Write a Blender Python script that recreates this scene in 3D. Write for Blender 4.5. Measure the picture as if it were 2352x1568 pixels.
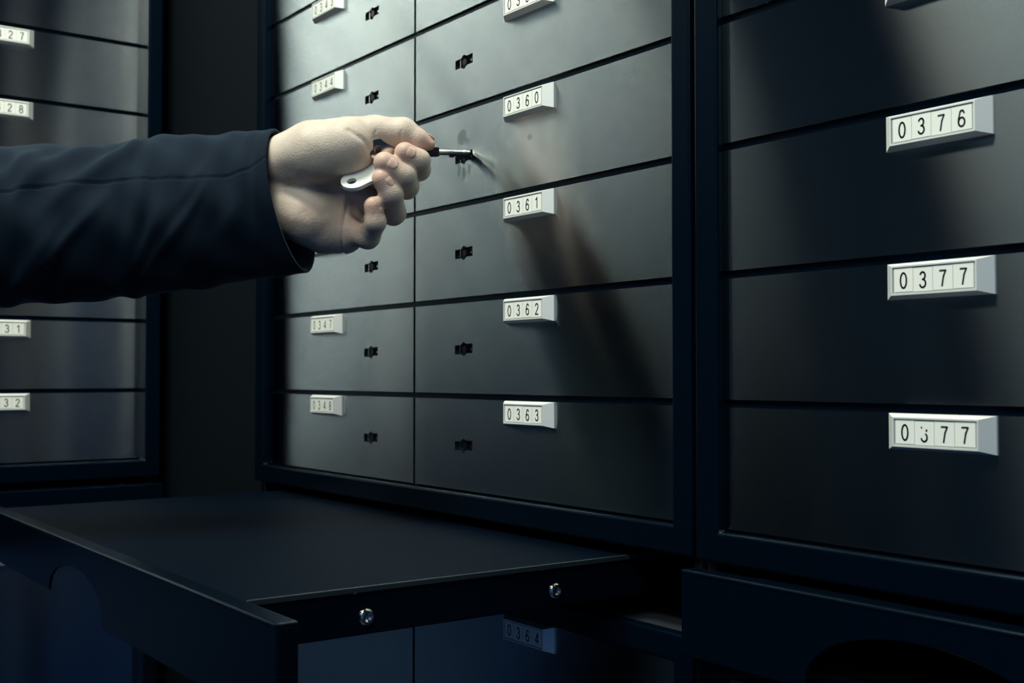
import bpy, bmesh, math, random
import numpy as np
from mathutils import Vector, Matrix
from mathutils.geometry import tessellate_polygon

# ---- settings
EXPOSURE = 0.15
WORLD = 0.36
LIGHTS = [
 ('ceiling_lamp', (0.14, -0.50, 1.24), (0.14, -0.50, 0.0), 0.32, 0.22, 15.5, (1.0, 1.0, 0.84)),
 ('ceiling_lamp', (0.00, -0.92, 1.24), (0.00, -0.92, 0.0), 0.80, 0.20, 3.6, (0.94, 1.0, 0.89)),
 ('ceiling_lamp', (0.94, -0.92, 1.24), (0.94, -0.92, 0.0), 0.96, 0.20, 13.5, (0.92, 1.0, 0.91)),
 ('ceiling_lamp', (1.50, -1.95, 1.24), (1.50, -1.95, 0.0), 4.60, 0.20, 9.0, (0.62, 0.95, 0.95)),
]
STEEL_COL = (0.405, 0.435, 0.445); STEEL_AV = 0.262; STEEL_AH = 0.013
PAINT = (0.0004, 0.0030, 0.0075); PANEL = (0.0008, 0.0035, 0.006); TRAYC = (0.0004, 0.0022, 0.0062)
SUIT = (0.0045, 0.0105, 0.020)
SKIN_A = (0.475, 0.40, 0.335); SKIN_B = (0.56, 0.485, 0.415); SKIN_RED = (0.52, 0.30, 0.24); NAILC = (0.54, 0.37, 0.31)
SPOTS = [(0.0680, 0.0495, 0.006, 0.006, 0.42), (0.0755, 0.0455, 0.0035, 0.003, 0.32), (0.0640, 0.0245, 0.0022, 0.0058, 0.34), (0.0705, 0.0215, 0.003, 0.0045, 0.34), (0.0780, 0.0235, 0.002, 0.004, 0.28), (0.1550, 0.0355, 0.0030, 0.0022, 0.30)]
SLEEVE_FOLDS = [
 (4.5, 0.285, 0.80, 0.085, 0.020, 0.0034), (4.0, 0.20, 0.7, 0.085, 0.024, 0.0016), (5.6, 0.31, 0.9, 0.080, 0.030, 0.0022),
 (6.6, 0.10, 1.0, 0.060, 0.028, 0.0045), (7.3, 0.13, 0.9, 0.070, 0.022, 0.0032),
 (8.1, 0.29, 0.80, 0.090, 0.020, 0.0040), (8.9, 0.33, 0.9, 0.090, 0.028, 0.0030), (8.4, 0.12, 1.1, 0.060, 0.030, 0.0045),
 (9.6, 0.14, 1.1, 0.060, 0.030, 0.0040), (3.0, 0.30, 0.8, 0.050, 0.03, 0.0014)]
TAG_C = (0.0725, -0.0800, 0.2375); TAG_N = (-0.10, 0.72, 0.68); TAG_A = (-0.80, -0.45, 0.40)
CREASE_G = ['palm','palm','palm','thumb','thumb','palm','palm']

# ---- hand skeleton, metres in the hand frame
HAND_CHAINS = {
    'wrist_a': ('palm', [(-0.10325, 0.00721, -0.01758, 0.01726), (-0.05049, 0.01652, -0.01438, 0.01854)]),
    'wrist_b': ('palm', [(-0.10325, -0.01465, -0.01758, 0.01726), (-0.05049, -0.01371, -0.01438, 0.01918)]),
    'thenar': ('palm', [(-0.06031, 0.01987, -0.00448, 0.0211), (-0.04145, 0.02483, 0.00064, 0.02333), (-0.0174, 0.0292, 0.00128, 0.02174)]),
    'thumb': ('thumb', [(-0.01705, 0.03842, -0.00767, 0.0147), (0.00237, 0.04089, -0.00703, 0.01279), (0.02353, 0.04049, -0.00479, 0.01119), (0.0349, 0.03507, -0.0032, 0.00799), (0.04361, 0.03175, -0.00256, 0.00416)]),
    'hypo': ('palm', [(-0.06168, -0.01633, -0.00831, 0.01854), (-0.04661, -0.02357, -0.00703, 0.01854), (-0.03571, -0.03005, -0.01343, 0.01726), (-0.02082, -0.03371, -0.01598, 0.01406)]),
    'mid': ('palm', [(-0.05788, 0.00252, -0.01918, 0.01662), (-0.01933, 0.00315, -0.02397, 0.0147)]),
    'm1': ('palm', [(-0.05106, 0.01536, -0.01758, 0.01438), (-0.0024, 0.0304, -0.01982, 0.01215)]),
    'm2': ('palm', [(-0.05145, 0.00588, -0.01982, 0.01343), (-0.00607, 0.01452, -0.02301, 0.01151)]),
    'm3': ('palm', [(-0.05145, -0.00393, -0.01982, 0.01343), (-0.01099, -0.00354, -0.02301, 0.01151)]),
    'm4': ('palm', [(-0.05123, -0.01389, -0.01854, 0.01343), (-0.02137, -0.02421, -0.01982, 0.01215)]),
    'index': ('finger', [(-0.00232, 0.0303, -0.01918, 0.01087), (0.03453, 0.01578, -0.01598, 0.00863), (0.03658, 0.01893, 0.00575, 0.00767), (0.02639, 0.02381, 0.00895, 0.00783)]),
    'middle': ('finger', [(-0.00579, 0.01419, -0.02078, 0.01087), (0.02532, 0.00242, -0.01343, 0.00927), (0.02645, 0.00727, 0.00959, 0.00815), (0.01194, 0.01595, 0.01279, 0.00815)]),
    'ring': ('finger', [(-0.01049, -0.00401, -0.01918, 0.01023), (0.01597, -0.01748, -0.00959, 0.00927), (0.0171, -0.00648, 0.01087, 0.00799), (0.01019, 0.00412, 0.01406, 0.00751)]),
    'pinky': ('finger', [(-0.0225, -0.02999, -0.01406, 0.01023), (-0.00199, -0.03615, -0.0032, 0.00863), (0.00542, -0.02668, 0.01087, 0.00735), (0.00383, -0.0153, 0.01343, 0.00687)]),
}
HAND_CREASES = [
    ([(-0.0471, 0.0064), (-0.03932, 0.00173), (-0.02955, -0.0019), (-0.01689, -0.00053), (-0.00998, 0.00229)], 0.00224, 0.00128),
    ([(-0.0178, -0.00442), (-0.01915, -0.02356), (-0.02065, -0.03761), (-0.02222, -0.04819)], 0.00096, 0.0016),
    ([(-0.0133, 0.0381), (-0.00236, 0.03123), (0.00232, 0.02248)], 0.0016, 0.00096),
    ([(0.00458, 0.0404), (0.00408, 0.02639)], 0.0007, 0.0007),
    ([(0.02362, 0.0404), (0.02077, 0.02665)], 0.0007, 0.00083),
    ([(-0.05862, -0.00096), (-0.04768, -0.00877), (-0.03388, -0.01953)], 0.00384, 0.00096),
    ([(-0.04455, -0.01971), (-0.03955, -0.02596), (-0.03947, -0.03661)], 0.0032, 0.00051),
]
NAILS = [
    ('index', (0.03599, 0.01915, 0.00639), (0.02576, 0.02413, 0.00895), (0.12, 0.15, 1), 0.00809, 0.00799, 0.00671),
    ('middle', (0.02613, 0.00759, 0.00959), (0.01163, 0.01595, 0.01279), (0.18, 0.25, 1), 0.00841, 0.00895, 0.00703),
    ('ring', (0.0171, -0.00648, 0.01087), (0.01019, 0.00412, 0.01406), (0.72, 0.1, 0.75), 0.00786, 0.00831, 0.00607),
    ('pinky', (0.00542, -0.02668, 0.01087), (0.00383, -0.0153, 0.01343), (0.95, 0, 0.4), 0.00716, 0.00703, 0.00511),
    ('thumb', (0.0333, 0.03635, -0.0032), (0.04457, 0.03143, -0.00256), (0.25, 0.9, -0.35), 0.00671, 0.00767, 0.00479),
]
SLEEVE = [
    ((-0.0597, -0.0093, -0.008), (-0.0094, 0.0519, 0.0), (-0.0098, 0.0059, 0.0336)),
    ((-0.0685, -0.0104, -0.007), (-0.0084, 0.0525, 0.0), (-0.0069, 0.0036, 0.0352)),
    ((-0.0842, -0.0124, -0.0048), (-0.0064, 0.0532, 0.0), (0.0003, 0.0003, 0.0368)),
    ((-0.1056, -0.0154, -0.0006), (-0.0038, 0.0542, 0.0), (0.0063, -0.0019, 0.0384)),
    ((-0.1297, -0.0188, 0.0048), (-0.0019, 0.0556, 0.0), (0.0109, -0.0044, 0.04)),
    ((-0.1532, -0.0217, 0.0112), (0.0, 0.0565, 0.0), (0.0126, -0.0045, 0.0416)),
    ((-0.1675, -0.025, 0.016), (0.0, 0.0555, 0.0), (0.0136, -0.0044, 0.0422)),
    ((-0.1846, -0.0278, 0.0208), (0.0, 0.0547, 0.0), (0.0147, -0.0044, 0.0428)),
    ((-0.2128, -0.03, 0.0288), (0.0, 0.0547, 0.0), (0.0166, -0.0043, 0.0435)),
    ((-0.2373, -0.031, 0.0368), (0.0, 0.0555, 0.0), (0.0183, -0.0044, 0.0441)),
    ((-0.2612, -0.0321, 0.0448), (0.0, 0.0553, 0.0), (0.0201, -0.0045, 0.0448)),
    ((-0.3267, -0.0228, 0.0735), (0.0, 0.06, -0.0017), (0.0183, 0.0016, 0.0557)),
    ((-0.3991, -0.013, 0.1012), (0.0, 0.066, -0.0019), (0.0201, 0.0017, 0.0613)),
    ((-0.4936, -0.0123, 0.1242), (0.0, 0.072, -0.002), (0.0219, 0.0019, 0.0668)),
    ((-0.5738, -0.0171, 0.1332), (0.0, 0.078, -0.0022), (0.0238, 0.002, 0.0724)),
    ((-0.6509, -0.0187, 0.1461), (0.0, 0.08, -0.0023), (0.0244, 0.0021, 0.0742)),
]
HAND_ORIGIN = (0.06539, -0.07805, 0.22783)
HAND_AXES = ((0.588479, 0.808512, 0.0), (0.022777, -0.016578, 0.999603), (0.808192, -0.588245, -0.028171))

for o in list(bpy.data.objects): bpy.data.objects.remove(o)
SC = bpy.context.scene
COL = SC.collection
PI = math.pi

# ------------------------------------------------------------------ camera
cam_d = bpy.data.cameras.new('camera'); cam = bpy.data.objects.new('camera', cam_d); COL.objects.link(cam)
YAW, PITCH = 0.94162, 0.028175
fw = Vector((-math.sin(YAW)*math.cos(PITCH), math.cos(YAW)*math.cos(PITCH), math.sin(PITCH)))
cam.location = (0.81918, -0.49781, 0.090496)
cam.rotation_euler = fw.to_track_quat('-Z', 'Y').to_euler()
cam_d.sensor_width = 36.0; cam_d.lens = 36.0*2690.486/2352.0
cam_d.clip_start = 0.02
cam_d.dof.use_dof = True; cam_d.dof.focus_distance = 0.70; cam_d.dof.aperture_fstop = 15.0
SC.camera = cam

# ------------------------------------------------------------------ world, exposure, lights
SC.view_settings.view_transform = 'Standard'; SC.view_settings.look = 'None'
SC.view_settings.gamma = 1.0; SC.view_settings.exposure = EXPOSURE; SC.view_settings.use_curve_mapping = False
wd = bpy.data.worlds.new('world'); SC.world = wd; wd.use_nodes = True
bg = wd.node_tree.nodes['Background']; bg.inputs[0].default_value = (0.05, 0.165, 0.47, 1); bg.inputs[1].default_value = WORLD
FLOOR, CEIL = -1.28, 1.30

def area(name, loc, target, sx, sy, power, color, spread=PI):
    d = bpy.data.lights.new(name, 'AREA'); d.shape = 'RECTANGLE'; d.size = sx; d.size_y = sy
    d.energy = power; d.color = color; d.spread = spread
    o = bpy.data.objects.new(name, d); COL.objects.link(o); o.location = loc
    o.rotation_euler = (Vector(target)-Vector(loc)).to_track_quat('-Z', 'Y').to_euler()
    return o
for L in LIGHTS: area(*L)

# ------------------------------------------------------------------ materials
def newmat(name):
    m = bpy.data.materials.new(name); m.use_nodes = True
    return m, m.node_tree.nodes, m.node_tree.links, m.node_tree.nodes['Principled BSDF']
def mth(N, L, op, a, b=None, c=None):
    n = N.new('ShaderNodeMath'); n.operation = op
    for i, v in enumerate((a, b, c)):
        if v is None: continue
        if isinstance(v, (int, float)): n.inputs[i].default_value = v
        else: L.new(v, n.inputs[i])
    return n.outputs[0]
def simple(name, col, rough=0.5, metal=0.0, bump=0.0, scale=800.0, spec=0.5, aniso=None):
    m, N, L, b = newmat(name)
    b.inputs['Base Color'].default_value = (*col, 1); b.inputs['Roughness'].default_value = rough
    b.inputs['Metallic'].default_value = metal; b.inputs['Specular IOR Level'].default_value = spec
    tc = N.new('ShaderNodeTexCoord'); nz = N.new('ShaderNodeTexNoise'); nz.inputs['Scale'].default_value = scale
    L.new(tc.outputs['Object'], nz.inputs['Vector'])
    r = mth(N, L, 'MULTIPLY_ADD', nz.outputs['Fac'], rough*0.3, rough*0.85); L.new(r, b.inputs['Roughness'])
    if bump:
        bp = N.new('ShaderNodeBump'); bp.inputs['Strength'].default_value = bump; bp.inputs['Distance'].default_value = 0.0003
        L.new(nz.outputs['Fac'], bp.inputs['Height']); L.new(bp.outputs[0], b.inputs['Normal'])
    return m
def steel(name, axis, spots=None):
    """horizontally brushed stainless sheet: wide vertical spread of every highlight"""
    m, N, L, b = newmat(name)
    tc = N.new('ShaderNodeTexCoord'); mp = N.new('ShaderNodeMapping'); L.new(tc.outputs['Object'], mp.inputs[0])
    mp.inputs['Scale'].default_value = (50, 50, 2600)
    nz = N.new('ShaderNodeTexNoise'); nz.inputs['Scale'].default_value = 1.0; nz.inputs['Detail'].default_value = 3.0
    L.new(mp.outputs[0], nz.inputs['Vector'])
    n2 = N.new('ShaderNodeTexNoise'); n2.inputs['Scale'].default_value = 9.0; n2.inputs['Detail'].default_value = 2.0
    L.new(tc.outputs['Object'], n2.inputs['Vector'])
    v = mth(N, L, 'MULTIPLY_ADD', nz.outputs['Fac'], 0.12, 0.94)
    v = mth(N, L, 'MULTIPLY', v, mth(N, L, 'MULTIPLY_ADD', n2.outputs['Fac'], 0.08, 0.96))
    if spots:
        sx = N.new('ShaderNodeSeparateXYZ'); L.new(tc.outputs['Object'], sx.inputs[0])
        n3 = N.new('ShaderNodeTexNoise'); n3.inputs['Scale'].default_value = 160.0
        L.new(tc.outputs['Object'], n3.inputs['Vector'])
        tot = None
        for px, pz, rx, rz, amt in spots:
            dx = mth(N, L, 'DIVIDE', mth(N, L, 'SUBTRACT', sx.outputs[0], px), rx)
            dz = mth(N, L, 'DIVIDE', mth(N, L, 'SUBTRACT', sx.outputs[2], pz), rz)
            r2 = mth(N, L, 'ADD', mth(N, L, 'MULTIPLY', dx, dx), mth(N, L, 'MULTIPLY', dz, dz))
            r2 = mth(N, L, 'ADD', r2, mth(N, L, 'MULTIPLY_ADD', n3.outputs['Fac'], 1.2, -0.6))
            g = N.new('ShaderNodeMapRange'); g.interpolation_type = 'SMOOTHSTEP'
            g.inputs[1].default_value = 1.25; g.inputs[2].default_value = 0.75; g.inputs[3].default_value = 0.0; g.inputs[4].default_value = amt
            L.new(r2, g.inputs[0]); tot = g.outputs[0] if tot is None else mth(N, L, 'MAXIMUM', tot, g.outputs[0])
        v = mth(N, L, 'MULTIPLY', v, mth(N, L, 'SUBTRACT', 1.0, tot))
    mx = N.new('ShaderNodeVectorMath'); mx.operation = 'SCALE'; mx.inputs[0].default_value = STEEL_COL; L.new(v, mx.inputs['Scale'])
    N.remove(b); g = N.new('ShaderNodeBsdfAnisotropic'); g.distribution = 'BECKMANN'
    L.new(mx.outputs[0], g.inputs['Color']); L.new(g.outputs[0], N['Material Output'].inputs[0])
    k = (STEEL_AH/STEEL_AV)**0.5; g.inputs['Anisotropy'].default_value = -(1-k)
    r = mth(N, L, 'MULTIPLY_ADD', nz.outputs['Fac'], 0.012, (STEEL_AV*STEEL_AH)**0.25-0.006); L.new(r, g.inputs['Roughness'])
    tg = N.new('ShaderNodeCombineXYZ'); tg.inputs[2].default_value = 1.0; L.new(tg.outputs[0], g.inputs['Tangent'])
    bp = N.new('ShaderNodeBump'); bp.inputs['Strength'].default_value = 0.02; bp.inputs['Distance'].default_value = 0.0001
    L.new(nz.outputs['Fac'], bp.inputs['Height']); L.new(bp.outputs[0], g.inputs['Normal'])
    return m
M = {}
M['steel'] = steel('brushed_steel', 0)
M['steel_marked'] = steel('brushed_steel_with_fingerprints', 0, SPOTS)
M['paint'] = simple('navy_powder_coat', PAINT, 0.24, 0, 0.2, 2600, 0.17)
M['paint'].node_tree.nodes['Principled BSDF'].inputs['Specular Tint'].default_value = (0.5, 0.8, 1.0, 1)
M['slot'] = simple('matt_black_interior', (0.004, 0.007, 0.014), 0.7)
M['panel'] = simple('dark_filler_panel', PANEL, 0.7, 0, 0.1, 900, 0.12)
M['tray'] = simple('dark_laminate_top', TRAYC, 0.55, 0, 0.3, 2200, 0.05)
M['tray'].node_tree.nodes['Principled BSDF'].inputs['Specular Tint'].default_value = (0.25, 0.6, 1.0, 1)
M['alu'] = simple('satin_aluminium', (0.86, 0.88, 0.85), 0.52, 0.45, 0, 90)
M['card'] = simple('white_card', (0.88, 0.90, 0.84), 0.6)
M['carddark'] = simple('card_edge_grey', (0.42, 0.45, 0.44), 0.6)
M['ink'] = simple('black_ink', (0.01, 0.012, 0.02), 0.6)
M['chrome'] = simple('nickel_plated_metal', (0.66, 0.64, 0.58), 0.16, 1.0)
M['edge'] = simple('edge_highlight_paint', (0.03, 0.045, 0.055), 0.22, 0.4, 0.2, 1800)  # lighter, glossier colour that paints the bright reflection along the shelf edge
M['lock'] = simple('blackened_lock', (0.02, 0.022, 0.028), 0.35, 0.8)
M['tag'] = simple('white_plastic', (0.80, 0.82, 0.76), 0.4)
M['wall'] = simple('dark_wall_paint', (0.02, 0.04, 0.07), 0.8, 0, 0.1, 60)
M['floor'] = simple('dark_floor', (0.010, 0.022, 0.045), 0.6, 0, 0.1, 60)
def suit():
    m, N, L, b = newmat('navy_suiting')
    tc = N.new('ShaderNodeTexCoord'); wv = N.new('ShaderNodeTexWave'); wv.inputs['Scale'].default_value = 900.0; wv.bands_direction = 'DIAGONAL'
    L.new(tc.outputs['Object'], wv.inputs['Vector'])
    nz = N.new('ShaderNodeTexNoise'); nz.inputs['Scale'].default_value = 1500.0; L.new(tc.outputs['Object'], nz.inputs['Vector'])
    h = mth(N, L, 'ADD', wv.outputs['Fac'], nz.outputs['Fac'])
    bp = N.new('ShaderNodeBump'); bp.inputs['Strength'].default_value = 0.12; bp.inputs['Distance'].default_value = 0.0004
    L.new(h, bp.inputs['Height']); L.new(bp.outputs[0], b.inputs['Normal'])
    b.inputs['Base Color'].default_value = (*SUIT, 1); b.inputs['Roughness'].default_value = 0.85
    b.inputs['Sheen Weight'].default_value = 0.22; b.inputs['Sheen Roughness'].default_value = 0.4
    b.inputs['Sheen Tint'].default_value = (0.35, 0.5, 0.6, 1)
    b.inputs['Specular IOR Level'].default_value = 0.08
    return m
M['suit'] = suit()
def skin():
    m, N, L, b = newmat('skin')
    tc = N.new('ShaderNodeTexCoord')
    nz = N.new('ShaderNodeTexNoise'); nz.inputs['Scale'].default_value = 55.0; nz.inputs['Detail'].default_value = 3.0
    L.new(tc.outputs['Object'], nz.inputs['Vector'])
    rp = N.new('ShaderNodeValToRGB'); rp.color_ramp.elements[0].position = 0.35; rp.color_ramp.elements[0].color = (*SKIN_A, 1)
    rp.color_ramp.elements[1].position = 0.65; rp.color_ramp.elements[1].color = (*SKIN_B, 1)
    L.new(nz.outputs['Fac'], rp.inputs[0])
    at = N.new('ShaderNodeVertexColor'); at.layer_name = 'blush'
    mx = N.new('ShaderNodeMix'); mx.data_type = 'RGBA'
    L.new(at.outputs['Color'], mx.inputs[0]); L.new(rp.outputs[0], mx.inputs[6]); mx.inputs[7].default_value = (*SKIN_RED, 1)
    L.new(mx.outputs[2], b.inputs['Base Color'])
    b.inputs['Roughness'].default_value = 0.5; b.inputs['Specular IOR Level'].default_value = 0.35
    b.inputs['Subsurface Weight'].default_value = 0.3; b.inputs['Subsurface Radius'].default_value = (0.6, 0.25, 0.12)
    b.inputs['Subsurface Scale'].default_value = 0.006
    v = N.new('ShaderNodeTexVoronoi'); v.inputs['Scale'].default_value = 900.0; L.new(tc.outputs['Object'], v.inputs['Vector'])
    n2 = N.new('ShaderNodeTexNoise'); n2.inputs['Scale'].default_value = 220.0; L.new(tc.outputs['Object'], n2.inputs['Vector'])
    hh = mth(N, L, 'MULTIPLY_ADD', n2.outputs['Fac'], 1.4, v.outputs['Distance'])
    bp = N.new('ShaderNodeBump'); bp.inputs['Strength'].default_value = 0.35; bp.inputs['Distance'].default_value = 0.0004
    L.new(hh, bp.inputs['Height']); L.new(bp.outputs[0], b.inputs['Normal'])
    return m
M['skin'] = skin()
M['nail'] = simple('fingernail', NAILC, 0.3)

# ------------------------------------------------------------------ mesh helpers
class MB:
    def __init__(s): s.v = []; s.f = []; s.m = []
    def add(s, vs, fs, mi=0):
        k = len(s.v); s.v += [tuple(q) for q in vs]; s.f += [tuple(i+k for i in q) for q in fs]; s.m += [mi]*len(fs)
        return s
    def box(s, x0, x1, y0, y1, z0, z1, mi=0):
        v = [(x, y, z) for x in (x0, x1) for y in (y0, y1) for z in (z0, z1)]
        return s.add(v, [(0, 1, 3, 2), (4, 6, 7, 5), (0, 4, 5, 1), (2, 3, 7, 6), (0, 2, 6, 4), (1, 5, 7, 3)], mi)
    def prism(s, poly, y0, y1, mi=0, holes=()):
        """polygon in x,z with holes, extruded from y0 (front) to y1"""
        loops = [poly]+list(holes); flat = [p for l in loops for p in l]; n = len(flat)
        tri = tessellate_polygon([[Vector((p[0], p[1], 0)) for p in l] for l in loops])
        vs = [(p[0], y0, p[1]) for p in flat]+[(p[0], y1, p[1]) for p in flat]
        fs = [tuple(t) for t in tri]+[tuple(i+n for i in reversed(t)) for t in tri]
        k = 0
        for l in loops:
            for i in range(len(l)):
                a, b = k+i, k+(i+1) % len(l); fs.append((a, b, b+n, a+n))
            k += len(l)
        return s.add(vs, fs, mi)
    def cyl(s, c, d, r0, r1, L, n=24, mi=0):
        d = Vector(d).normalized(); u = d.orthogonal().normalized(); w = d.cross(u); c = Vector(c); vs = []
        for k, r in ((0, r0), (L, r1)):
            for i in range(n):
                a = 2*PI*i/n; vs.append(c+d*k+u*(r*math.cos(a))+w*(r*math.sin(a)))
        fs = [(i, (i+1) % n, n+(i+1) % n, n+i) for i in range(n)]+[tuple(range(n-1, -1, -1)), tuple(range(n, 2*n))]
        return s.add(vs, fs, mi)
    def xf(s, mat):
        s.v = [tuple(mat @ Vector(q)) for q in s.v]; return s
    def build(s, name, mats, parent=None, bevel=0.0, seg=2, smooth=False, origin=(0, 0, 0)):
        me = bpy.data.meshes.new(name); o3 = Vector(origin)
        me.from_pydata([tuple(Vector(q)-o3) for q in s.v], [], s.f)
        if not isinstance(mats, (list, tuple)): mats = [mats]
        for m in mats: me.materials.append(m)
        me.polygons.foreach_set('material_index', s.m)
        bm = bmesh.new(); bm.from_mesh(me)
        bmesh.ops.remove_doubles(bm, verts=bm.verts, dist=1e-6); bmesh.ops.recalc_face_normals(bm, faces=bm.faces)
        if bevel:
            es = [e for e in bm.edges if len(e.link_faces) == 2 and e.calc_face_angle(0) > 0.6]
            bmesh.ops.bevel(bm, geom=es, offset=bevel, segments=seg, affect='EDGES', profile=0.5, clamp_overlap=True)
        bm.to_mesh(me); bm.free()
        if smooth: me.polygons.foreach_set('use_smooth', [True]*len(me.polygons))
        o = bpy.data.objects.new(name, me); COL.objects.link(o); o.location = o3
        if parent is not None: o.parent = parent
        return o
def tag(o, label=None, cat=None, group=None, kind=None):
    if label: o['label'] = label
    if cat: o['category'] = cat
    if group: o['group'] = group
    if kind: o['kind'] = kind
    return o
def empty(name, loc, rz=0.0):
    o = bpy.data.objects.new(name, None); COL.objects.link(o); o.location = loc; o.rotation_euler = (0, 0, rz); o.empty_display_size = 0.05
    return o
def copy_part(src, parent, loc):
    c = src.copy(); COL.objects.link(c); c.parent = parent; c.location = loc
    return c

# ------------------------------------------------------------------ room shell
def shell(name, x0, x1, y0, y1, z0, z1, m):
    o = MB().box(x0, x1, y0, y1, z0, z1).build(name, M[m]); tag(o, kind='structure'); return o
shell('floor', -1.2, 4.2, -3.4, 0.7, FLOOR-0.05, FLOOR, 'floor')
shell('ceiling', -1.2, 4.2, -3.4, 0.7, CEIL, CEIL+0.05, 'wall')

shell('wall_left', -1.1, -1.0, -3.4, 0.7, FLOOR, CEIL, 'wall')
shell('wall_back', -1.2, 4.2, 0.6, 0.7, FLOOR, CEIL, 'wall')

# dark filler panel closing the corner between the two banks of boxes
d = Vector((0.085, 0.0425, 0)).normalized(); nrm = Vector((-d.y, d.x, 0))
a = Vector((-0.42, -0.0425, 0))-d*0.02; b = Vector((-0.335, 0.0, 0))+d*0.02
q = [a, b, b+nrm*0.012, a+nrm*0.012]
tr = MB().add([(p.x, p.y, z) for z in (FLOOR, 1.1) for p in q], [(0, 1, 2, 3), (4, 7, 6, 5), (0, 4, 5, 1), (1, 5, 6, 2), (2, 6, 7, 3), (3, 7, 4, 0)]).build('trim_1', M['panel'])
tag(tr, kind='structure')

# ------------------------------------------------------------------ numbers on the plates
def arc(cx, cz, rx, rz, a0, a1, n=14):
    return [(cx+rx*math.cos(math.radians(a0+(a1-a0)*i/n)), cz+rz*math.sin(math.radians(a0+(a1-a0)*i/n))) for i in range(n+1)]
GL = {   # strokes in a cell 0.5 wide, 1 high
 '0': [arc(.25, .5, .21, .46, 0, 360, 28)],
 '1': [[(.10, .76), (.2, .82), (.29, .96), (.29, .03)]],
 '2': [arc(.25, .72, .19, .24, 170, -35, 12)+[(.05, .04), (.46, .04)]],
 '3': [arc(.24, .74, .17, .22, 160, -90, 14)+arc(.24, .28, .20, .245, 90, -165, 14)],
 '4': [[(.36, .03), (.36, .95), (.03, .27), (.48, .27)]],
 '5': [[(.43, .94), (.12, .94), (.08, .52)]+arc(.24, .33, .20, .29, 130, -160, 14)],
 '6': [arc(.25, .29, .20, .26, 0, 360, 20), [(.42, .80)]+arc(.27, .72, .17, .24, 60, 130, 5)+[(.06, .5), (.05, .29)]],
 '7': [[(.05, .94), (.45, .94), (.30, .6), (.2, .03)]],
 '8': [arc(.25, .74, .165, .22, 0, 360, 20), arc(.25, .27, .20, .245, 0, 360, 20)],
 '9': [arc(.25, .70, .20, .26, 0, 360, 20), [(.45, .71), (.44, .5)]+arc(.23, .27, .17, .23, -20, -140, 6)],
 'w': [arc(.24, .28, .20, .245, 60, -165, 12), [(.05, .86), (.08, .88)], [(.38, .66), (.42, .74)]],
}
def stroke(mb, pts, x, z, sc, w, y, mi):
    P = [Vector((x+p[0]*sc, z+p[1]*sc)) for p in pts]
    for i in range(len(P)-1):
        a, b = P[i], P[i+1]; t = b-a
        if t.length < 1e-7: continue
        t.normalize(); nn = Vector((-t.y, t.x))*w/2; e = t*(w*0.25)
        mb.add([(p.x, y, p.y) for p in (a-e+nn, b+e+nn, b+e-nn, a-e-nn)], [(0, 1, 2, 3)], mi)
def plate(text, cxp, ztop, parent, name='number_plate', worn=False):
    """bevelled aluminium holder with four white number cards; local frame x right, -y towards the viewer"""
    W2, Ht, T = 0.0290, 0.0178, 0.0062
    mb = MB(); x0, x1, z0, z1 = cxp-W2, cxp+W2, ztop-Ht, ztop
    bx, bz = 0.0058, 0.0017
    yb, yf = 0.0, -T
    B = [(x0, z0), (x1, z0), (x1, z1), (x0, z1)]
    Bm = B; F = [(x0+bx, z0+bz), (x1-bx, z0+bz), (x1-bx, z1-bz), (x0+bx, z1-bz)]
    r = 0.0008
    I = [(F[0][0]+r, F[0][1]+r), (F[1][0]-r, F[1][1]+r), (F[2][0]-r, F[2][1]-r), (F[3][0]+r, F[3][1]-r)]
    vs = [(p[0], yb, p[1]) for p in B]+[(p[0], yb-0.0008, p[1]) for p in B]+[(p[0], yf, p[1]) for p in F]+[(p[0], yf, p[1]) for p in I]+[(p[0], yf+0.0006, p[1]) for p in I]
    fs = []
    for k in range(4):
        for i in range(4):
            a, b = 4*k+i, 4*k+(i+1) % 4; fs.append((a, b, b+4, a+4))
    fs += [(3, 2, 1, 0)]
    mb.add(vs, fs, 0)
    mb.add([(p[0], yf+0.0006, p[1]) for p in I], [(0, 1, 2, 3)], 2)
    # the four cards
    cw = (I[1][0]-I[0][0]-0.0016)/4; h = I[2][1]-I[0][1]-0.0014; zc = I[0][1]+0.0007
    for i, ch in enumerate(text):
        cx0 = I[0][0]+0.0008+i*cw; dz = 0.00012*((i*7+len(text)+ord(text[-1])) % 3-1)
        mb.add([(cx0+0.0001, yf+0.0004, zc+dz), (cx0+cw-0.0001, yf+0.0004, zc+dz), (cx0+cw-0.0001, yf+0.0004, zc+h+dz), (cx0+0.0001, yf+0.0004, zc+h+dz)], [(0, 1, 2, 3)], 1)
        g = 'w' if (worn and i == 1) else ch
        sc = h*0.70; ww = sc*0.112
        for st in GL[g]: stroke(mb, st, cx0+cw/2-0.25*sc, zc+h*0.13+dz, sc, ww, yf+0.00034-0.00002, 3)
    me = bpy.data.meshes.new(name); o3 = Vector((cxp, 0, ztop)); me.from_pydata([tuple(Vector(v)-o3) for v in mb.v], [], mb.f)
    for m in ('alu', 'card', 'carddark', 'ink'): me.materials.append(M[m])
    me.polygons.foreach_set('material_index', mb.m)
    o = bpy.data.objects.new(name, me); COL.objects.link(o); o.parent = parent
    return o

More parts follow.
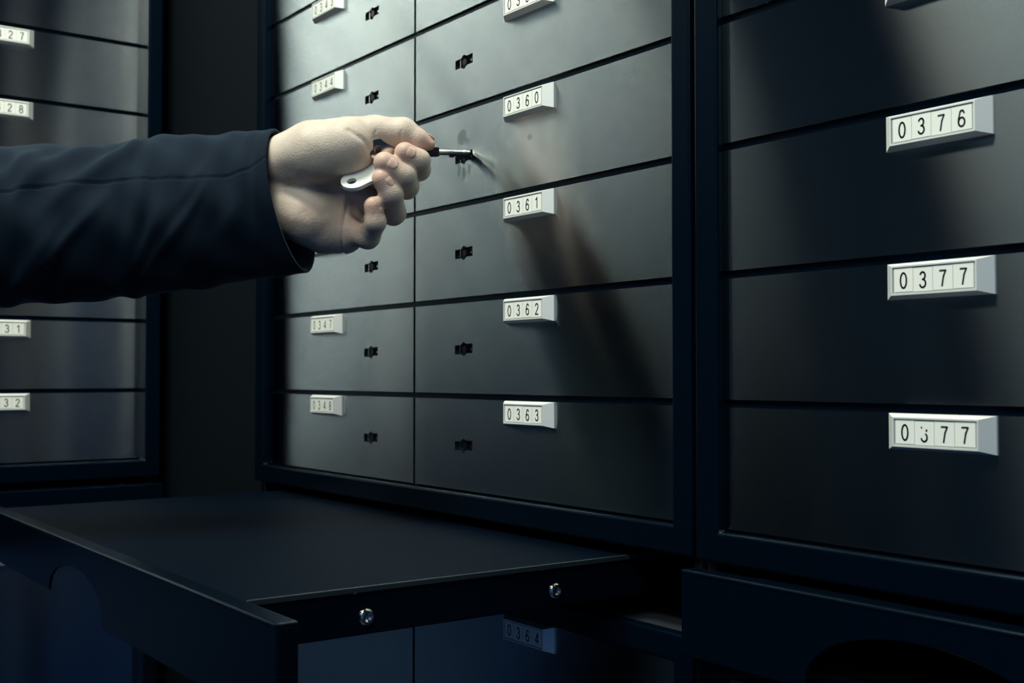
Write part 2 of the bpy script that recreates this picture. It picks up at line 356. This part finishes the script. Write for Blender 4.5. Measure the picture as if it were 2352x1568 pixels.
# ------------------------------------------------------------------ cabinets
H = 0.07385; GAP = 0.0045; NR = 13; NRV = 8
def circ(cx, cz, r, n=14): return [(cx+r*math.cos(2*PI*i/n), cz+r*math.sin(2*PI*i/n)) for i in range(n)]
def keyhole_poly(cx, cz):
    w, h, r = 0.0120, 0.0040, 0.0056
    p = [(-w, -h), (-r*.75, -h)]+[(r*.62*math.cos(math.radians(t)), r*math.sin(math.radians(t))) for t in (235, 255, 270, 285, 305)]
    p += [(r*.75, -h*.8), (w, -h*.8), (w, h*1.1), (r*.75, h*1.0)]+[(r*.62*math.cos(math.radians(t)), r*math.sin(math.radians(t))) for t in (55, 75, 90, 105, 125)]+[(-r*.75, h*.8), (-w, h*.8)]
    return [(cx+a, cz+b) for a, b in p]
_door_cache = {}
def door(parent, x0, x1, z0, z1, kx, num, pcx, label, F, marked=False, worn=False, keyz=0.488, ysh=0.0):
    w, h = x1-x0, z1-z0; key = (round(w, 4), round(h, 4), round(kx-x0, 4), marked)
    loc = Vector((x0, ysh, z0-F))
    if key in _door_cache:
        o = _door_cache[key].copy(); COL.objects.link(o); o.parent = parent; o.location = loc
    else:
        kz = (keyz*H-GAP/2) if h < 0.09 else h*0.5
        mb = MB().prism([(0, 0), (w, 0), (w, h), (0, h)], 0.0, 0.003, 0, [keyhole_poly(kx-x0, kz)])
        o = mb.build('box_door', M['steel_marked' if marked else 'steel'], parent); o.location = loc
        _door_cache[key] = o
    if label: o['label'] = label
    if num: p = plate(num, 0, 0, o, worn=worn); p.location = (pcx-x0, 0, h-0.0002)
    kz = (keyz*H-GAP/2) if h < 0.09 else h*0.5
    global _lock
    try: l = _lock.copy(); COL.objects.link(l); l.parent = o
    except NameError:
        mb = MB().box(-0.0150, 0.0150, 0.0034, 0.0075, -0.0085, 0.0085, 0)
        mb.cyl((0, 0.0036, 0), (0, -1, 0), 0.0030, 0.0026, 0.0030, 16, 0).box(-0.0070, -0.0060, 0.0012, 0.0036, -0.0030, 0.0028, 1)
        mb.cyl((0.0085, 0.0036, 0.0), (0, -1, 0), 0.0011, 0.0009, 0.0024, 10, 1)
        l = mb.build('lock_barrel', [M['lock'], M['chrome']], o); _lock = l
    l.location = (kx-x0, 0, kz)
    return o
def frame(parent, xo0, xi0, xi1, xo1, zo0, zi0, zi1, zo1, F, name='door_frame', p=0.0055):
    """raised painted border round one bank of doors"""
    mb = MB().prism([(xo0, zo0-F), (xo1, zo0-F), (xo1, zo1-F), (xo0, zo1-F)], -p, 0.0042, 0, [[(xi0, zi0-F), (xi0, zi1-F), (xi1, zi1-F), (xi1, zi0-F)]])
    return mb.build(name, M['paint'], parent, bevel=0.0018, seg=3)
def cabinet(loc, rz, xo0, xi0, xi1, xo1, cols, label, nums, F=FLOOR, lower_nums=(), marked=(), worn=(), group=None, p=0.0055):
    """cols: list of (x0, x1, keyhole x, plate centre x)"""
    t = empty('deposit_box_cabinet', (loc[0], loc[1], F), rz)
    tag(t, label, 'cabinet', group)
    ztop = NR*H
    Lw = -0.081
    # carcass: side walls, back and the shelf slot
    mb = MB(); D = 0.34; x0, x1 = xo0+0.001, xo1-0.001
    mb.box(x0, x1, 0.0043, D, 0.02, -0.0645-F, 0)
    mb.box(x0, x1, 0.0043, D, -0.0175-F, ztop+0.03-F, 0)
    mb.box(x0, x0+0.006, 0.0043, D, -0.0645-F, -0.0175-F, 0).box(x1-0.006, x1, 0.0043, D, -0.0645-F, -0.0175-F, 0)
    mb.box(x0+0.006, x1-0.006, D-0.01, D, -0.0645-F, -0.0175-F, 0)
    mb.build('carcass', M['slot'], t)
    frame(t, xo0, xi0, xi1, xo1, -0.0172, 0.0005, ztop-0.002, ztop+0.022, F, p=p)
    frame(t, xo0, xi0, xi1, xo1, -0.50, -0.46, Lw, -0.0640, F, p=p)
    # rails showing in the gaps between the doors
    for r in range(1, NR):
        MB().box(xi0-0.001, xi1+0.001, 0.0020, 0.0042, r*H-0.0030-F, r*H+0.0030-F).build('divider_rail', M['paint'], t)
    for ci, (cx0, cx1, kx, pc) in enumerate(cols):
        for r in range(NR):
            num = nums[ci][r]; vis = num is not None
            door(t, cx0, cx1, r*H+GAP/2, (r+1)*H-GAP/2, kx, num, pc, ('brushed steel door numbered %s' % num) if num else None, F, marked=(ci, r) in marked, worn=(ci, r) in worn)
        door(t, cx0, cx1, -0.46+0.001, Lw-0.001, kx, lower_nums[ci], pc, ('tall steel door numbered %s below the pull-out shelf' % lower_nums[ci]) if lower_nums[ci] else None, F)
    if len(cols) == 2:
        xm = (cols[0][1]+cols[1][0])/2
        MB().box(xm-0.004, xm+0.004, 0.0021, 0.0042, 0.0-F, ztop-F).build('centre_post', M['paint'], t)
        MB().box(xm-0.004, xm+0.004, 0.0021, 0.0042, -0.46-F, Lw-F).build('centre_post', M['paint'], t)
    return t
def seq(top): return ['%04d' % (top-i) if i < NRV else None for i in range(NR)]
main_nums = [seq(348), seq(363)]
cabinet((0, 0), 0, -0.304, -0.2835, 0.3055, 0.322, [(-0.2835, -0.0016, -0.0722, -0.1530), (0.0016, 0.3060, 0.0722, 0.1562)],
        'two-column cabinet of steel deposit boxes behind the hand, plates 0343 to 0364', main_nums, lower_nums=('0349', '0364'), marked=((1, 3),))
rn = ['0377']+seq(377)[:NR-1]
cabinet((0, -0.0025), 0, 0.3277, 0.346, 0.628, 0.6465, [(0.3462, 0.628, 0.560, 0.4870)],
        'single-column cabinet of deposit boxes at the right edge, plates 0376 and 0377', [rn], lower_nums=('0378',), worn=((0, 0),))
ln = seq(332)
cabinet((-0.42635, 0), PI/2, -0.677, -0.658, -0.0826, -0.0670, [(-0.658, -0.3725, -0.444, -0.5150), (-0.3695, -0.0824, -0.298, -0.2235)],
        'cabinet of deposit boxes at the left edge beyond the sleeve, plates ending 27 to 33', [[None]*NR, ln], lower_nums=(None, '0333'), p=0.019)

# ------------------------------------------------------------------ pull-out shelves
def arch_profile(x0, x1, z0, z1, ac, aw, az, n=20, zrise=0.0):
    zl = z0+zrise; pts = [(x0, zl)]
    pts += [(ac-aw*math.cos(PI*i/n), (zl+(z0-zl)*i/n)+(az-(zl+(z0-zl)*i/n))*max(0.0, math.sin(PI*i/n))**0.85) for i in range(n+1)]
    pts += [(x1, z0), (x1, z1), (x0, z1)]
    return pts
def shelf(loc, rz, x0, x1, tx0, tx1, yfront, ac, aw, label, zt=-0.0235, depth=0.26, az=-0.0405, zrise=0.0):
    F = FLOOR; t = empty('pull_out_shelf', (loc[0], loc[1], F), rz); tag(t, label, 'pull-out shelf')
    mb = MB().prism(arch_profile(x0, x1, -0.0710-F, zt-F, ac, aw, az-F, zrise=zrise), yfront, yfront+0.0020, 0)
    fp = mb.build('front_panel', M['paint'], t, bevel=0.0008, seg=3)
    mb = MB().box(x0+0.0002, x1-0.0002, yfront-0.0002, yfront+0.0118, zt-0.0034-F, zt+0.0002-F)
    mb.build('top_lip', M['paint'], fp, bevel=0.0016, seg=4)
    for xe in (x0, x1-0.0022): MB().box(xe, xe+0.0022, yfront+0.0012, yfront+0.0112, -0.0705+(zrise if xe == x0 else 0)-F, zt-0.002-F).build('end_flange', M['paint'], fp, bevel=0.0006)
    MB().box(tx0, tx1, yfront+0.0105, yfront+depth, zt-0.0035-F, zt-0.0003-F).build('shelf_top', M['tray'], t, bevel=0.0012, seg=3)
    for xe in (tx1-0.0012,): MB().box(xe, xe+0.0016, yfront+0.0118, yfront+depth, zt-0.0032-F, zt+0.0002-F).build('edge_highlight', M['edge'], t, bevel=0.0006, seg=3)  # added strip, its paler colour imitates the highlight on the right edge
    for s in (-1, 1):
        xs = tx1-0.0025 if s > 0 else tx0+0.0025
        side = MB().box(xs-0.0015, xs+0.0015, yfront+0.0115, yfront+depth, zt-0.0260-F, zt-0.0036-F).build('side_rail', M['paint'], t, bevel=0.0004)
        side.location = (0, 0, 0)
        MB().box(xs-s*0.006, xs-s*0.002, yfront+0.02, yfront+depth+0.01, zt-0.024-F, zt-0.010-F).build('runner', M['lock'], t)
        for yy in (yfront+0.0805, yfront+0.210):
            mb = MB(); n = 28; cx = xs+s*0.0015; cz = -0.0400-F
            prof = [(0.0049, 0.0), (0.0047, 0.0011), (0.0036, 0.0021), (0.0023, 0.0022), (0.0019, 0.0012), (0.0004, 0.0010)]
            vs = [(cx+s*h, yy+r*math.cos(2*PI*i/n), cz+r*math.sin(2*PI*i/n)) for r, h in prof for i in range(n)]
            fs = [(k*n+i, k*n+(i+1) % n, (k+1)*n+(i+1) % n, (k+1)*n+i) for k in range(len(prof)-1) for i in range(n)]+[tuple((len(prof)-1)*n+i for i in range(n))]
            mb.add(vs, fs).build('screw', M['chrome'], t, smooth=True)
    return t
shelf((0, 0), 0, -0.305, 0.3205, -0.252, 0.2600, -0.2680, -0.002, 0.0620, 'dark pull-out shelf drawn open under the hand, with arched finger cutout', depth=0.46, zrise=0.0065)
shelf((0, 0), 0, 0.3275, 0.6465, 0.372, 0.602, -0.0195, 0.4860, 0.0690, 'closed dark pull-out shelf under the right cabinet with a wide arched cutout', zt=-0.0215, az=-0.0360)
shelf((-0.42635, 0), PI/2, -0.388, -0.0685, -0.345, -0.106, -0.0330, -0.2260, 0.0620, 'closed dark pull-out shelf at the left edge, behind the open shelf')

# ------------------------------------------------------------------ hand and sleeve
HM = Matrix(((HAND_AXES[0][0], HAND_AXES[1][0], HAND_AXES[2][0], HAND_ORIGIN[0]), (HAND_AXES[0][1], HAND_AXES[1][1], HAND_AXES[2][1], HAND_ORIGIN[1]), (HAND_AXES[0][2], HAND_AXES[1][2], HAND_AXES[2][2], HAND_ORIGIN[2]), (0, 0, 0, 1)))
def cone_sdf(P, a, b, ra, rb):
    a = np.array(a, np.float32); b = np.array(b, np.float32); ba = b-a; l2 = float(ba@ba)+1e-12
    rr = ra-rb; a2 = l2-rr*rr; il2 = 1.0/l2
    pa = P-a; y = pa@ba; z = y-l2
    t = pa*l2-y[..., None]*ba; x2 = (t*t).sum(-1); y2 = y*y*l2; z2 = z*z*l2
    k = np.sign(rr)*rr*rr*x2
    d = (np.sqrt(np.maximum(x2*a2*il2, 0))+y*rr)*il2-ra
    m1 = np.sign(z)*a2*z2 > k; m2 = np.sign(y)*a2*y2 < k
    d = np.where(m2, np.sqrt(x2+y2)*il2-ra, d); d = np.where(m1, np.sqrt(x2+z2)*il2-rb, d)
    return d
def smin(a, b, k):
    h = np.clip(0.5+0.5*(b-a)/k, 0, 1); return b*(1-h)+a*h-k*h*(1-h)
def hand_field(P):
    groups = {}
    for nm, (g, pts) in HAND_CHAINS.items():
        d = None
        for p, q in zip(pts[:-1], pts[1:]):
            e = cone_sdf(P, p[:3], q[:3], p[3], q[3])
            d = e if d is None else smin(d, e, 0.0030)
        if nm in ('index', 'middle', 'ring', 'pinky', 'thumb', 'thenar', 'hypo'): groups[nm] = d
        else: groups['palm'] = d if 'palm' not in groups else smin(groups['palm'], d, 0.012)
    def groove(d, names):
        for g, (pts, w, dep) in zip(CREASE_G, HAND_CREASES):
            if g not in names: continue
            best = None
            for a, b in zip(pts[:-1], pts[1:]):
                a = np.array(a); ab = np.array(b)-a; t = np.clip(((P[..., 0]-a[0])*ab[0]+(P[..., 1]-a[1])*ab[1])/(ab@ab), 0, 1)
                dd = np.hypot(P[..., 0]-a[0]-t*ab[0], P[..., 1]-a[1]-t*ab[1]); best = dd if best is None else np.minimum(best, dd)
            d = d+dep*np.exp(-(best/w)**2)*(P[..., 2] > -0.025)
        return d
    d = smin(groups['palm'], groups['hypo'], 0.011)
    d = smin(d, groups['thenar'], 0.0045)
    d = groove(d, ('palm',))
    d = smin(d, groove(groups['thumb'], ('thumb',)), 0.0035)
    for nm in ('index', 'middle', 'ring', 'pinky'):
        d = smin(d, groups[nm], 0.005 if nm == 'pinky' else 0.0016)
    # soft pads and tendons
    for c, r, a in (((-0.050, -0.010, 0.016), 0.009, 0.0016), ((-0.034, -0.027, 0.017), 0.010, 0.0012), ((-0.055, -0.024, 0.014), 0.008, 0.0012), ((-0.060, 0.006, 0.018), 0.007, -0.0014)):
        q = P-np.array(c, np.float32); d = d-a*np.exp(-(q*q).sum(-1)/(r*r))
    return d
def surface_nets(lo, hi, h, fn):
    lo = np.array(lo); n = np.ceil((np.array(hi)-lo)/h).astype(int)+1
    ax = [np.arange(k)*h+l for k, l in zip(n, lo)]
    Pg = np.stack(np.meshgrid(*ax, indexing='ij'), -1).astype(np.float32); D = fn(Pg)
    ins = D < 0; nx, ny, nz = D.shape
    acc = np.zeros((nx-1, ny-1, nz-1, 3)); cnt = np.zeros((nx-1, ny-1, nz-1))
    cor = [(i, j, k) for i in (0, 1) for j in (0, 1) for k in (0, 1)]
    def sl(c): return tuple(slice(c[i], D.shape[i]-1+c[i]) for i in range(3))
    for a in cor:
        for i in range(3):
            if a[i]: continue
            b = list(a); b[i] = 1; b = tuple(b)
            da, db = D[sl(a)], D[sl(b)]; cr = (da < 0) != (db < 0); t = np.where(cr, da/np.where(cr, da-db, 1), 0)
            off = np.array(a, float)[None, None, None, :]+t[..., None]*np.eye(3)[i]
            acc += off*cr[..., None]; cnt += cr
    act = cnt > 0; idx = -np.ones(act.shape, int); idx[act] = np.arange(act.sum())
    g = np.stack(np.meshgrid(*[np.arange(k-1) for k in (nx, ny, nz)], indexing='ij'), -1)
    V = lo+(g[act]+acc[act]/cnt[act][:, None])*h
    F = []
    for i in range(3):
        j, k = (i+1) % 3, (i+2) % 3
        s0 = [slice(1, D.shape[q]-1) for q in range(3)]; s1 = list(s0); s0[i] = slice(0, D.shape[i]-1); s1[i] = slice(1, D.shape[i])
        A, B = ins[tuple(s0)], ins[tuple(s1)]; w = np.argwhere(A != B)
        base = w.copy(); base[:, j] += 1; base[:, k] += 1
        sgn = A[tuple(w.T)]
        def cell(dj, dk):
            c = base.copy(); c[:, j] -= dj; c[:, k] -= dk; return idx[tuple(c.T)]
        qd = np.stack([cell(1, 1), cell(0, 1), cell(0, 0), cell(1, 0)], -1)
        qd[~sgn] = qd[~sgn][:, ::-1]; F.append(qd)
    return V, np.concatenate(F)
def grid_mesh(name, V, F, mat, parent, matrix, smooth_it=0):
    me = bpy.data.meshes.new(name); me.from_pydata(V.tolist(), [], F.tolist()); me.materials.append(mat)
    if smooth_it:
        bm = bmesh.new(); bm.from_mesh(me)
        for _ in range(smooth_it): bmesh.ops.smooth_vert(bm, verts=bm.verts, factor=0.5, use_axis_x=True, use_axis_y=True, use_axis_z=True)
        bm.to_mesh(me); bm.free()
    me.polygons.foreach_set('use_smooth', [True]*len(me.polygons))
    o = bpy.data.objects.new(name, me); COL.objects.link(o)
    o.parent = parent
    return o
person = empty('person', HAND_ORIGIN); person.matrix_world = HM
tag(person, 'person in a dark navy suit jacket reaching in from the left, turning a key', 'person')
V, Fq = surface_nets((-0.105, -0.062, -0.048), (0.054, 0.062, 0.034), 0.0009, hand_field)
hand = grid_mesh('hand', V, Fq, M['skin'], person, HM, 2)
# rosy fingertips and palm hollow (skin colour, stays with the hand)
me = hand.data; vc = me.color_attributes.new('blush', 'FLOAT_COLOR', 'POINT'); co = np.empty(len(me.vertices)*3); me.vertices.foreach_get('co', co); co = co.reshape(-1, 3)
bl = np.zeros(len(co))
for nm in ('index', 'middle', 'ring', 'pinky', 'thumb'):
    q = np.array(HAND_CHAINS[nm][1][-1][:3]); bl = np.maximum(bl, np.exp(-((co-q)**2).sum(1)/0.0105**2))
for q, r, a in (((-0.010, -0.022, 0.0), 0.018, 0.7), ((-0.040, -0.02, 0.014), 0.022, 0.25), ((0.014, 0.03, 0.005), 0.012, 0.35)):
    bl = np.maximum(bl, a*np.exp(-((co-np.array(q))**2).sum(1)/r**2))
vc.data.foreach_set('color', np.stack([bl, bl, bl, np.ones(len(bl))], -1).astype(np.float32).ravel())
for nm, a, b, m, r, Ln, wd_ in NAILS:
    a, b, m = Vector(a), Vector(b), Vector(m); d = (b-a).normalized(); m = (m-d*m.dot(d)).normalized(); s = d.cross(m)
    vs, fs = [], []; NU, NV = 12, 12
    ctr = a+(b-a)*0.72
    for i in range(NU+1):
        u = -1+2*i/NU
        for j in range(NV+1):
            v = -1+2*j/NV
            wlim = (1-abs(u)**4)**0.5*(0.9+0.1*u) if abs(u) < 1 else 0.02
            ang = v*wlim*(wd_/r)*0.78
            rr = r*1.012+0.0001-0.0011*max(0, u)**2-0.0005*(abs(v)**6)
            vs.append(ctr+d*(u*Ln*0.5)+s*(math.sin(ang)*rr)+m*(math.cos(ang)*rr))
    for i in range(NU):
        for j in range(NV): k = i*(NV+1)+j; fs.append((k, k+1, k+NV+2, k+NV+1))
    n0 = len(vs); vs += [v_-m*0.0012 for v_ in vs]
    fs += [tuple(n0+q for q in reversed(f_)) for f_ in fs]
    MB().add(vs, fs).build('fingernail', M['nail'], hand, smooth=True)

def sleeve():
    st = [[np.array(q) for q in s] for s in SLEEVE]
    NA, sub = 300, 12; rings = []
    n = len(st)
    def cr(a, b, c, d, t): return 0.5*((2*b)+(-a+c)*t+(2*a-5*b+4*c-d)*t*t+(-a+3*b-3*c+d)*t**3)
    for i in range(n-1):
        for k in range(sub if i < n-2 else sub+1):
            t = k/sub; q = []
            for c in range(3):
                P0 = st[max(0, i-1)][c]; P1 = st[i][c]; P2 = st[i+1][c]; P3 = st[min(n-1, i+2)][c]; q.append(cr(P0, P1, P2, P3, t))
            rings.append((i+t, q))
    rnd = random.Random(5)
    V = []
    # folds: (station, angle turns, length in stations, slope, width, height)
    folds = SLEEVE_FOLDS
    for s_, (c, u, v) in rings:
        axis = np.cross(u, v); axis /= np.linalg.norm(axis)
        for j in range(NA):
            th = 2*PI*j/NA; dirv = u*math.cos(th)+v*math.sin(th)
            # slightly flattened, cloth-like section
            p = c+dirv*(1+0.012*math.cos(4*th))
            tn = th/(2*PI); h = 0.0
            for (fs_, ft, fl, slope, wdt, hh) in folds:
                ds = (s_-fs_)/fl
                if abs(ds) > 2.2: continue
                dt = (tn-(ft+slope*(s_-fs_))+0.5) % 1.0-0.5
                h += hh*math.exp(-ds*ds)*math.exp(-(dt/wdt)**2)
            h += 0.0009*math.sin(3.1*s_+7*th)*min(1, s_/3)+0.0006*math.sin(5.3*s_-4*th+1)*min(1, s_/3)
            # seam along the viewer's side
            seam = 0.178+0.012*math.sin(s_*0.7)
            h -= 0.0010*math.exp(-((tn-seam)/0.0016)**2); h += 0.0004*(1 if tn < seam else 0)*math.exp(-((tn-seam)/0.05)**2)
            nrm = dirv/np.linalg.norm(dirv)
            V.append(p+nrm*h)
    nr = len(rings); V = np.array(V)
    # turn the cuff hem inwards: inner lining rings
    inner = []
    c, u, v = rings[0][1]; ax = rings[8][1][0]-c; ax /= np.linalg.norm(ax)
    first = V[:NA]
    for dr, da in ((0.0006, -0.0006), (0.0018, -0.0004), (0.0026, 0.0010), (0.0030, 0.012), (0.0036, 0.035), (0.0040, 0.06)):
        rad = first-c; ln = np.linalg.norm(rad, axis=1)[:, None]
        inner.append(first-rad/ln*dr+ax*da)
    inner = inner[::-1]
    V = np.concatenate(inner+[V]); nr += len(inner)
    F = [(i*NA+j, i*NA+(j+1) % NA, (i+1)*NA+(j+1) % NA, (i+1)*NA+j) for i in range(nr-1) for j in range(NA)]
    F.append(tuple((nr-1)*NA+j for j in range(NA)))
    me = bpy.data.meshes.new('jacket_sleeve'); me.from_pydata(V.tolist(), [], F); me.materials.append(M['suit'])
    me.polygons.foreach_set('use_smooth', [True]*len(me.polygons))
    bm = bmesh.new(); bm.from_mesh(me); bmesh.ops.recalc_face_normals(bm, faces=bm.faces); bm.to_mesh(me); bm.free()
    o = bpy.data.objects.new('jacket_sleeve', me); COL.objects.link(o); o.parent = person
    return o
sleeve()
# the rest of the jacket: the wearer stands left of the frame, arm raised sideways (shows in the steel)
def bodyfield(chains, k=0.03):
    def fn(P):
        d = None
        for pts, flat in chains:
            e = None
            Q = P
            for p, q in zip(pts[:-1], pts[1:]):
                a = np.array(p[:3], np.float32); b_ = np.array(q[:3], np.float32)
                S = np.array(flat, np.float32); g = cone_sdf(P/S, a/S, b_/S, p[3], q[3])*min(flat)
                e = g if e is None else smin(e, g, k)
            d = e if d is None else smin(d, e, k)
        return d
    return fn
IM = HM.inverted()
def body_part(name, chains, lo, hi, h, mat, k=0.03, parent=None):
    V, Fq = surface_nets(lo, hi, h, bodyfield(chains, k))
    V = np.array([tuple(IM @ Vector(v)) for v in V]) if parent is None else V
    return grid_mesh(name, V, Fq, mat, person, HM, 1)
BX, BY, SH = -0.235, -0.83, 0.235
ONE = (1, 1, 1)
jk = body_part('jacket', [([(BX, BY, -0.50, .150), (BX, BY, -0.25, .135), (BX, BY, 0.02, .155)], (.78, 1.2, 1)),
    ([(BX, BY-.155, SH-.03, .070), (BX, BY+.155, SH-.03, .070)], (1, 1, 1.1)), ([(BX, BY, 0.10, .145), (BX, BY, SH-.03, .09)], (.8, 1.15, 1)),
    ([(BX, BY-.175, SH-.04, .062), (BX+.02, BY-.215, -0.06, .052), (BX+.09, BY-.19, -0.30, .044)], ONE)],
    (BX-.2, BY-.32, -0.70), (BX+.22, BY+.28, SH+.10), 0.010, M['suit'])

# ------------------------------------------------------------------ key in the lock, and its tag
K0, K1 = Vector((0.0806, 0.0030, 0.2596)), Vector((0.0746, -0.0633, 0.2551))
key = empty('key', K1); kd = (K0-K1).normalized()
kq = kd.to_track_quat('X', 'Z'); key.rotation_euler = kq.to_euler()
tag(key, 'long nickel key pinched by thumb and forefinger, pushed into the lock of door 0360', 'key')
Lk = (K0-K1).length
MB().cyl((0.004, 0, 0), (1, 0, 0), 0.0026, 0.0026, 0.022, 24).cyl((0.026, 0, 0), (1, 0, 0), 0.0022, 0.0021, Lk-0.026, 24).cyl((Lk-0.009, 0, 0), (1, 0, 0), 0.0028, 0.0028, 0.0014, 24).build('shaft', M['chrome'], key, smooth=False, bevel=0.0002)
MB().box(0.024, 0.0365, -0.0026, 0.0026, -0.0034, 0.0034).build('collar', M['lock'], key, bevel=0.0005)
bit = MB().prism([(Lk-0.021, -0.0012), (Lk-0.0205, -0.0036), (Lk-0.0175, -0.0038), (Lk-0.017, -0.0028), (Lk-0.0145, -0.0028), (Lk-0.014, -0.0050), (Lk-0.010, -0.0052), (Lk-0.0098, -0.0040), (Lk-0.0075, -0.0040), (Lk-0.0072, -0.0050), (Lk-0.0035, -0.0048), (Lk-0.0030, -0.0012)], -0.0009, 0.0009)
bit.build('bit', M['lock'], key, bevel=0.0001)
MB().prism([(-0.010+0.0115*math.cos(2*PI*i/28), 0.0085*math.sin(2*PI*i/28)) for i in range(28)], -0.0012, 0.0012, 0, [circ(-0.0135, 0, 0.0030)]).build('bow', M['chrome'], key, bevel=0.0003)
tg = empty('key_tag', TAG_C)
X_, U_, N_ = [Vector(q) for q in HAND_AXES]
nn = (X_*TAG_N[0]+U_*TAG_N[1]+N_*TAG_N[2]).normalized(); aa = (X_*TAG_A[0]+U_*TAG_A[1]+N_*TAG_A[2]); aa = (aa-nn*aa.dot(nn)).normalized(); ww = nn.cross(aa)
tg.rotation_euler = Matrix((aa, nn*-1, (aa.cross(nn*-1)))).transposed().to_euler()
tag(tg, 'white plastic oval key tag with a hole, cupped in the palm under the fingers', 'key tag')
Lh, Rh = 0.030, 0.0103
prof = [(Lh/2+Rh*math.cos(math.radians(a)), Rh*math.sin(math.radians(a))) for a in range(-90, 91, 10)]+[(-Lh/2+Rh*math.cos(math.radians(a)), Rh*math.sin(math.radians(a))) for a in range(90, 271, 10)]
MB().prism(prof, -0.0015, 0.0015, 0, [circ(Lh/2+0.0026, 0, 0.0036, 20)]).build('tag_body', M['tag'], tg, bevel=0.0008, seg=3)
